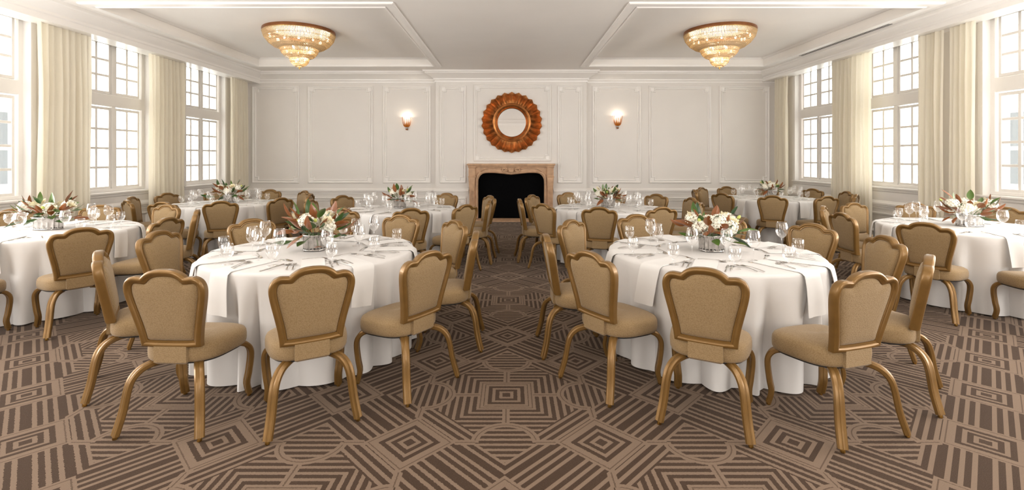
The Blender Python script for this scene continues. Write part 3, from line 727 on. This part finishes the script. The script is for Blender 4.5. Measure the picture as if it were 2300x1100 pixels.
# ------------------------------------------------------------------ tablecloths
def cloth(seed):
    rnd = random.Random(seed); n = 264; nf = rnd.randint(19, 23); edges = np.sort(np.array([i + rnd.uniform(-.28, .28) for i in range(nf)])) / nf
    amps = [rnd.uniform(.45, 1.25) for _ in range(nf)]; v = []; f = []
    prof = [(.02, TH), (.3, TH), (.6, TH), (.77, TH), (.788, TH - .003), (.797, TH - .010), (.801, TH - .022)]
    zs = [.70, .64, .56, .47, .38, .29, .20, .12, .05, .006]
    R_ = [[(r * math.cos(2 * PI * i / n), r * math.sin(2 * PI * i / n), z) for i in range(n)] for r, z in prof]
    fold = []
    for i in range(n):
        u = i / n; k = np.searchsorted(edges, u) - 1; e0 = edges[k]; e1 = edges[(k + 1) % nf]; span = (e1 - e0) % 1.0; t = ((u - e0) % 1.0) / span
        fold.append((amps[k % nf], math.sin(PI * t) ** 1.0 * 2 - 1.15, t))
    for z in zs:
        dep = (TH - .022 - z) / TH; ring = []
        for i in range(n):
            am, s, t = fold[i]
            r = .803 + .016 * dep + am * .055 * (s - .25) * min(1, dep * 1.55) + .004 * math.sin(i * .31 + z * 9)
            a = 2 * PI * i / n + am * .02 * dep * math.cos(PI * t)
            ring.append((r * math.cos(a), r * math.sin(a), max(.004, z + (.012 * (1 + s) * .5 if z < .03 else 0))))
        R_.append(ring)
    v, f = rings(R_, False, False); v.append((0, 0, TH)); c = len(v) - 1
    for i in range(n): f.append((c, (i + 0) % n, (i + 1) % n))
    return mesh('tablecloth', v, f, True, 60)
for k, (t, (tx, ty, ph)) in enumerate(TAB.items()):
    o = link('tablecloth', cloth(k + 3), M['linen'], None, (tx, ty, 0), (0, 0, k * .7))
    tag(o, 'white floor-length tablecloth over the round %s' % ph, 'tablecloth', 'white round tablecloths')
    cx_ = o

# ------------------------------------------------------------------ glasses, flatware, napkins
def lathe_mesh(name, prof, n, m):
    v, f = lathe(prof, n); me = mesh(name, v, f, True, 60); me.materials.append(m); return me
WINE = lathe_mesh('wine_glass', [(.001, .004), (.012, .006), (.030, .003), (.034, .0015), (.034, .0), (.030, .0005)], 20, M['glassware'])
def glass_parts(name, foot, stem, bowl):
    r = empty(name)
    for nm, pr in (('foot', foot), ('stem', stem), ('bowl', bowl)):
        link(nm, lathe_mesh(nm, pr, 22, M['glassware']), None, r)
    return r
foot = [(.004, .010), (.010, .006), (.026, .003), (.035, .0018), (.0355, .0005), (.030, .0)]
wine0 = glass_parts('wine_glass', foot, [(.0045, .010), (.0035, .03), (.0033, .07), (.004, .095), (.007, .103)], [(.007, .103), (.022, .112), (.036, .128), (.0445, .152), (.0455, .172), (.042, .200), (.0365, .226), (.0355, .228), (.0352, .226)])
gob0 = glass_parts('water_goblet', foot, [(.0045, .010), (.0055, .018), (.0065, .024), (.006, .034), (.009, .042)], [(.009, .042), (.024, .050), (.036, .066), (.0415, .088), (.041, .112), (.0375, .140), (.0365, .142), (.0362, .140)])
def flat(name, outline_pts, th, curve):
    """thin utensil along +y from an outline of (half width, y); curve(y) lifts it"""
    R_ = []
    n = len(outline_pts)
    for (hw, y) in outline_pts:
        z = curve(y); R_.append([(-hw, y, z + th * .3), (-hw * .5, y, z), (hw * .5, y, z), (hw, y, z + th * .3), (hw * .6, y, z + th), (-hw * .6, y, z + th)])
    return rings(R_)
def utensil(kind, s=1.0):
    b = MB()
    if kind == 'knife':
        v, f = flat('', [(.004, -.115), (.0065, -.11), (.0065, -.06), (.0045, -.01), (.006, 0), (.0095, .02), (.0098, .08), (.007, .105), (.001, .115)], .003, lambda y: .0)
        b.add(v, f)
    elif kind == 'spoon':
        v, f = flat('', [(.003, -.10), (.0065, -.095), (.0055, -.06), (.0028, 0), (.003, .03), (.010, .045), (.0185, .062), (.0185, .078), (.012, .092), (.002, .098)], .0025, lambda y: .004 + .006 * math.sin(min(1, max(0, (y + .1) / .2)) * PI) - (.004 if y > .05 else 0))
        b.add(v, f)
    else:
        cv = lambda y: .003 + .008 * math.sin(min(1, max(0, (y + .1) / .2)) * PI)
        v, f = flat('', [(.003, -.10), (.0065, -.095), (.0055, -.06), (.0028, 0), (.003, .025), (.010, .04), (.0125, .052)], .0025, cv); b.add(v, f)
        for q in range(4):
            x = -.0095 + q * .0063; R_ = []
            for y in (.05, .07, .098):
                z = cv(y) + (.004 if y > .09 else 0); w_ = .0021 if y < .09 else .0012
                R_.append([(x - w_, y, z), (x + w_, y, z), (x + w_, y, z + .002), (x - w_, y, z + .002)])
            v, f = rings(R_); b.add(v, f)
    m_ = b.mesh(kind, True, 40); m_.materials.append(M['steel']); m_.transform(Matrix.Scale(s, 4)); return m_
UT = {k: utensil(k) for k in ('fork', 'knife', 'spoon')}
def napkin_mesh(seed):
    rnd = random.Random(seed); nx = 8; W = .078
    path = [(.42, TH + .003), (.50, TH + .002), (.62, TH + .002), (.72, TH + .002), (.785, TH + .002), (.801, TH - .003), (.812, TH - .014), (.818, TH - .035), (.828, TH - .09), (.834, TH - .15), (.838, TH - .20), (.841, TH - .24), (.843, TH - .265)]
    v = []; f = []; skew = rnd.uniform(-.05, .05); ph_ = rnd.uniform(0, 6); flare = rnd.uniform(.9, 1.15)
    for layer in (0, 1):
        for k, (r, z) in enumerate(path):
            drop = max(0, (TH - z) / .3)
            for i in range(nx + 1):
                t = (i / nx - .5) * 2; x = t * W * (1 + (flare - 1) * drop) + skew * drop
                wv = .010 * drop * math.sin(t * 3.1 + ph_)
                rr = math.sqrt(max(r * r - x * x * (1 if r > .7 else 0), 0)) if r > .7 else r
                lift = .004 * (1 - layer) if False else 0
                if z > TH - .004: v.append((x, rr, z + layer * .004 + .001 * math.sin(t * 2 + ph_)))
                else: v.append((x, rr + wv + layer * .004 + .004, z + .010 * drop * math.sin(t * 1.3 + ph_)))
    n0 = len(path) * (nx + 1)
    for layer in (0, 1):
        for k in range(len(path) - 1):
            for i in range(nx):
                a = layer * n0 + k * (nx + 1) + i; q = (a, a + 1, a + nx + 2, a + nx + 1); f.append(q if layer else q[::-1])
    for k in range(len(path) - 1):
        for i in (0, nx):
            a = k * (nx + 1) + i; f.append((a, a + nx + 1, a + nx + 1 + n0, a + n0))
    for k in (0, len(path) - 1):
        for i in range(nx):
            a = k * (nx + 1) + i; f.append((a, a + 1, a + 1 + n0, a + n0))
    m_ = mesh('napkin', v, f, True, 60); m_.materials.append(M['napkin']); return m_
NAP = [napkin_mesh(k) for k in range(6)]
SEATS = {t: [c[0] for c in CH[t]] for t in TAB}
SEATS['FL'] = SEATS['FL'] + [-110]; SEATS['CL'] = SEATS['CL'] + [106, -141]; SEATS['FR'] = SEATS['FR'] + [-74]
GOB = {'NL': [(503, 573), (511, 594), (611, 596), (745, 591), (771, 536), (840, 573), (891.6, 552)], 'NR': [(1414, 545), (1422, 574.7), (1512.6, 594.6), (1651, 604), (1772, 601), (1792.5, 580)]}
WIN_ = {'NL': [(567, 577), (579, 586), (596, 559), (628, 585), (735, 586), (807, 571.6), (800, 552), (840, 545)], 'NR': [(1461, 552.6), (1477, 568), (1554.6, 583), (1632, 586), (1693, 589.6), (1756, 563)]}
def in_view(x, y, z, m=30):
    return y > .3 and -m < CX + F_PX * x / y < 2300 + m
counts = {'wine': 0, 'gob': 0, 'nap': 0}; used_proto = {}
def new_copy(key, proto_obj):
    if key not in used_proto: used_proto[key] = 1; return proto_obj
    return copy_tree(proto_obj)
rnd = random.Random(11)
def seat_pt(tx, ty, a, r, t):
    return tx + r * math.cos(a) - t * math.sin(a), ty + r * math.sin(a) + t * math.cos(a)
for t, (tx, ty, ph) in TAB.items():
    near = t in ('NL', 'NR'); ck = clock_of(SEATS[t]); gl = {'wine': [], 'gob': []}
    for i, adeg in enumerate(SEATS[t]):
        a = math.radians(adeg); place = 'at the %s o\'clock place of the %s' % (ck[i], ph)
        xq, yq = seat_pt(tx, ty, a, .7, 0)
        if not in_view(xq, yq, TH): continue
        # napkin
        o = link('napkin', NAP[counts['nap'] % 6], None, None, (tx, ty, 0), (0, 0, a - PI / 2 + rnd.uniform(-.04, .04))); counts['nap'] += 1
        if t in ('NL', 'NR'):
            if t == 'NL' and i == 1: o.rotation_euler[2] = math.radians(-112) - PI / 2
            if t == 'NL' and i == 2: o.rotation_euler[2] = math.radians(-44) - PI / 2
            if t == 'NR' and i == 2: o.rotation_euler[2] = math.radians(-141) - PI / 2
            if t == 'NR' and i == 1: o.rotation_euler[2] = math.radians(-64) - PI / 2
        tag(o, 'white napkin hanging over the edge ' + place, 'napkin', 'folded napkins on the ' + ph)
        lay = [('fork', -.125, .62, 'outer'), ('knife', .115, .62, '')] + ([('fork', -.158, .60, 'inner'), ('spoon', .150, .60, ''), ('spoon', .02, .40, 'dessert')] if near else [('spoon', .145, .61, '')])
        for (k, tt, r, ex) in lay:
            x, y = seat_pt(tx, ty, a, r, tt + rnd.uniform(-.003, .003)); ang = a + PI / 2 + rnd.uniform(-.03, .03) + .10 * math.sin(adeg * 3.0 + (2 if tt > 0 else 0))
            if ex == 'dessert': ang = a + rnd.uniform(-.15, .15)
            # utensils point at the table centre
            o = link(k, UT[k], None, None, (x, y, TH + .0012), (0, 0, ang))
            tag(o, ('%s steel %s beside the napkin %s' % (ex, k, place)).strip() if ex != 'dessert' else 'steel dessert spoon ' + place, k, '%ss on the %s' % (k, ph))
        if not near:
            gl['gob'].append((*seat_pt(tx, ty, a, .58 + rnd.uniform(-.02, .02), .16 + rnd.uniform(-.015, .015)), i)); gl['wine'].append((*seat_pt(tx, ty, a, .48 + rnd.uniform(-.03, .03), .06 + rnd.uniform(-.02, .02)), i))
    if near:
        for kind, L in (('gob', GOB[t]), ('wine', WIN_[t])):
            for (u, v_) in L:
                x, y = px_floor(u, v_, TH); d = [abs((math.degrees(math.atan2(y - ty, x - tx)) - s + 180) % 360 - 180) for s in SEATS[t]]
                gl[kind].append((x, y, int(np.argmin(d))))
    for kind in ('gob', 'wine'):
        by = {}
        for (x, y, i) in gl[kind]: by.setdefault(i, []).append((x, y))
        for i, L in by.items():
            L.sort(key=lambda p: -math.hypot(p[0] - tx, p[1] - ty))
            for q, (x, y) in enumerate(L):
                o = new_copy(kind, gob0 if kind == 'gob' else wine0); o.location = (x, y, TH + .001)
                pos = '' if len(L) == 1 else (', nearest the rim' if q == 0 else (', nearest the flowers' if q == len(L) - 1 else ', middle one'))
                nm = 'short-stemmed water goblet' if kind == 'gob' else 'tall wine glass'
                tag(o, '%s at %s o\'clock on the %s%s' % (nm, ck[i], ph, pos), 'glass', ('water goblets on the ' if kind == 'gob' else 'wine glasses on the ') + ph)
bpy.data.meshes.remove(WINE)

# ------------------------------------------------------------------ flower arrangements
def leaf_mesh(seed, L=.15, W=.030):
    rnd = random.Random(seed); v = []; f = []; n = 8; bend = rnd.uniform(-.02, .05); tw = rnd.uniform(-.5, .5)
    for i in range(n + 1):
        t = i / n; w_ = W * (math.sin(PI * t ** .8) ** .8) * (1 if t < .98 else .05) + .0008; z = bend * t * t * 1.4; c_, s_ = math.cos(tw * t), math.sin(tw * t)
        for x, h in ((-w_, .25 * w_), (-.5 * w_, .04 * w_), (0, -.08 * w_), (.5 * w_, .04 * w_), (w_, .25 * w_)): v.append((x * c_ - h * s_, t * L, z + x * s_ + h * c_))
    for i in range(n):
        for q in range(4): f.append((i * 5 + q, i * 5 + q + 1, (i + 1) * 5 + q + 1, (i + 1) * 5 + q))
    m_ = mesh('leaf', v, f, True, 180); m_.materials.append(M['leaf']); return m_
LEAF = [leaf_mesh(k, .125 + .012 * (k % 3), .029 + .005 * (k % 2)) for k in range(5)]
def hydrangea(seed, R=.052):
    rnd = random.Random(seed); b = MB()
    for i in range(64):
        z = 1 - 1.55 * (i + .5) / 64; ph_ = i * 2.39996; rr = math.sqrt(max(0, 1 - z * z)); nrm = Vector((rr * math.cos(ph_), rr * math.sin(ph_), z)); p = nrm * R * rnd.uniform(.88, 1.05)
        q = nrm.to_track_quat('Z', 'Y').to_matrix() @ Matrix.Rotation(rnd.uniform(0, 6), 3, 'Z')
        for k in range(4):
            a = k * PI / 2; s_ = .0135
            pts = [(0, 0, 0), (s_ * .55, s_ * .5, .003), (s_ * 1.15, 0, .0055), (s_ * .55, -s_ * .5, .003)]
            rot = Matrix.Rotation(a, 3, 'Z'); b.add([tuple(p + q @ (rot @ Vector(w_))) for w_ in pts], [(0, 1, 2, 3)])
    v, f = lathe([(.001, R * .8), (R * .55, R * .6), (R * .78, 0), (R * .5, -R * .55), (.001, -R * .7)], 12); b.add(v, f)
    m_ = b.mesh('bloom', True, 60); return m_
def rose(seed, R=.034):
    rnd = random.Random(seed); b = MB()
    for layer in range(4):
        n = 3 + layer; rr = R * (.25 + .25 * layer); hh = R * (1.15 - .12 * layer)
        for k in range(n):
            a0 = 2 * PI * k / n + layer * .7; v = []; f = []
            for i in range(5):
                t = i / 4
                for q in range(5):
                    s_ = (q / 4 - .5) * 2; a = a0 + s_ * (PI / n) * 1.25 * math.sin(PI * (.25 + .7 * t) )
                    r_ = rr * (.35 + .75 * t ** .8 + (.18 * t ** 4)) + .002 * abs(s_); v.append((r_ * math.cos(a), r_ * math.sin(a), hh * (t - .25) - .004 * s_ * s_ * t))
            for i in range(4):
                for q in range(4): f.append((i * 5 + q, i * 5 + q + 1, (i + 1) * 5 + q + 1, (i + 1) * 5 + q))
            b.add(v, f)
    return b.mesh('bloom', True, 80)
HYD = [hydrangea(k) for k in range(2)]; ROSE = [rose(k) for k in range(2)]
for m_ in HYD: m_.materials.append(M['white_petal'])
for m_ in ROSE: m_.materials.append(M['cream_petal'])
b = MB(); v, f = lathe([(.001, -.012), (.009, -.008), (.013, .002), (.010, .014), (.003, .022), (.0005, .023)], 10); b.add(v, f); BUD = b.mesh('bud', True, 60); BUD.materials.append(M['bud'])
def vase(root, sx, sy):
    n = 72; R_ = []
    for (r, z, fl_) in ((.070, .012, .3), (.078, .014, .6), (.079, .03, 1), (.080, .075, 1), (.083, .112, .8), (.088, .122, .2), (.091, .128, 0), (.089, .131, 0), (.086, .128, 0), (.080, .100, 0), (.076, .03, 0)):
        R_.append([((r + (.0055 * fl_) * math.cos(18 * 2 * PI * i / n)) * math.cos(2 * PI * i / n) * sx, (r + (.0055 * fl_) * math.cos(18 * 2 * PI * i / n)) * math.sin(2 * PI * i / n) * sy, z) for i in range(n)])
    v, f = rings(R_, True, True); vs = link('vase', mesh('vase', v, f, True, 60), M['silver'], root)
    bd = MB()
    for i in range(36):
        a = 2 * PI * i / 36; x, y = .0815 * math.cos(a) * sx, .0815 * math.sin(a) * sy
        for z in (.020, .116):
            if i % 2: octa(bd, (x, y, z), .0045, .006)
    o = bd.build('pierced_band', M['fabric_dark'], vs); o['kind'] = 'stuff'
    bd = MB(); vv, ff = tube([(.083 * math.cos(2 * PI * i / 40) * sx, .083 * math.sin(2 * PI * i / 40) * sy, .010) for i in range(40)], .004, 6, True); bd.add(vv, ff); bd.build('foot_ring', M['silver'], vs, True, 60)
    for k in range(4):
        a = PI / 4 + k * PI / 2; bd = MB(); vv, ff = lathe([(.001, .014), (.007, .010), (.007, .004), (.004, .0), (.001, 0)], 8); x, y = .082 * math.cos(a) * sx, .082 * math.sin(a) * sy
        bd.add([(p[0] + x, p[1] + y, p[2]) for p in vv], ff); bd.build('foot', M['silver'], vs, True, 60)
    bd = MB(); v, f = lathe([(.001, .118), (.078, .112)], 24, sx, sy); bd.add(v, f); bd.build('moss', M['stem'], root)
def arrangement(x, y, seed, sx, sy, nleaf, reach, bronze, nh, nr, label):
    rnd = random.Random(seed); r = empty('flower_arrangement', (x, y, TH + .001)); tag(r, label, 'flowers', 'flower arrangements')
    vase(r, sx, sy)
    for i in range(nleaf):
        az = i * 2.39996 + rnd.uniform(-.3, .3); el = math.radians([-18, 10, 28, 45, 62, 35][i % 6] + rnd.uniform(-10, 10)); k = rnd.uniform(.25, .9)
        px_, py_ = .085 * k * math.cos(az) * sx, .085 * k * math.sin(az) * sy
        d = Vector((math.cos(az) * math.cos(el), math.sin(az) * math.cos(el), math.sin(el)))
        stem_l = (.01 + rnd.uniform(0, .12)) * reach
        base = Vector((px_, py_, .125)) + d * stem_l + Vector((0, 0, .015))
        if base.z + d.z * .17 * reach < .075: d.z = (.08 - base.z) / (.17 * reach); d.normalize()
        side = d.cross(Vector((0, 0, 1))); side.normalize(); up = side.cross(d)
        flip = -1 if rnd.random() < bronze else 1
        roll = rnd.uniform(-.55, .55); xa = side * math.cos(roll) * flip + up * math.sin(roll); za = xa.cross(d)
        Mx = Matrix((( xa.x, d.x, za.x, base.x), (xa.y, d.y, za.y, base.y), (xa.z, d.z, za.z, base.z), (0, 0, 0, 1)))
        s_ = rnd.uniform(.6, .98) * reach
        o = link('leaf', LEAF[i % 5], None, r); o.matrix_local = Mx @ Matrix.Scale(s_, 4)
        if i % 3 == 0:
            b = MB(); vv, ff = tube([(px_ * .6, py_ * .6, .11), tuple((Vector((px_, py_, .125)) + base) / 2), tuple(base)], .0022, 5); b.add(vv, ff); b.build('stem', M['stem'], r, True, 60)
    for i in range(nh):
        az = 2 * PI * (i + .3) / nh + seed; k = (.085 if i else .02) * reach; o = link('bloom', HYD[i % 2], None, r, (k * math.cos(az) * sx * 1.15, k * math.sin(az) * sy * 1.15, (.185 + .04 * (i % 2) + .02 * (i == 0)) * (.6 + .4 * reach)), (math.sin(az) * -.5, math.cos(az) * .5, az)); o.scale = (1.15, 1.15, 1.05)
    for i in range(nr):
        az = 2 * PI * (i + .75) / nr + seed * 1.3; k = (.085 + .03 * (i % 2)) * reach; o = link('bloom', ROSE[i % 2], None, r, (k * math.cos(az) * sx, k * math.sin(az) * sy, .215 + .03 * (i % 3)), (math.sin(az) * -.7, math.cos(az) * .7, az))
    for i in range(7):
        az = i * 2.1 + seed; k = (.10 + .02 * (i % 3)) * reach; link('bud', BUD, None, r, (k * math.cos(az) * sx, k * math.sin(az) * sy, .235 + .02 * (i % 3)), (math.sin(az) * -.6, math.cos(az) * .6, 0))
ARR = [('NL', 707, 566, 3, 1.05, 1.0, 62, 1.3, .38, 5, 6, 'tall white flowers with green and bronze leaves in silver vase on the front left table'),
       ('NR', 1598, 567, 8, 1.15, 1.0, 46, 1.25, .42, 7, 7, 'wide white hydrangeas with bronze leaves in silver vase on the front right table'),
       ('FL', 107, 515, 5, 1.75, 1.0, 48, 1.2, .4, 4, 8, 'long low flower arrangement in oval silver vase on the left edge table'),
       ('FR', 2178, 509, 11, 1.65, 1.0, 46, 1.2, .45, 7, 4, 'long low flower arrangement in oval silver vase on the right edge table'),
       ('CL', 898, 466, 14, 1.05, 1.0, 44, 1.15, .62, 3, 5, 'mostly bronze leaved bouquet in silver vase on the table left of the fireplace'),
       ('CR', 1366, 465, 17, 1.25, 1.0, 50, 1.1, .2, 3, 6, 'green leaved bouquet in broad silver vase on the table right of the fireplace'),
       ('BL', 515, 453, 21, 1.1, 1.0, 44, 1.25, .32, 5, 5, 'green leaved white bouquet in silver vase on the back left table'),
       ('BR', 1731, 438, 24, 1.25, 1.0, 40, 1.05, .6, 6, 4, 'bronze leaved white bouquet in silver vase on the back right table')]
for (t, u, v_, sd, sx_, sy_, nl, rc, bz, nh, nr, lb) in ARR:
    x, y = px_floor(u, v_, TH); y += .07; x *= (y / (y - .07))
    tx, ty, _ = TAB[t]; y = .4 * y + .6 * ty; x = (u - CX) * y / F_PX
    arrangement(x, y, sd, sx_, sy_, nl, rc, bz, nh, nr, lb)
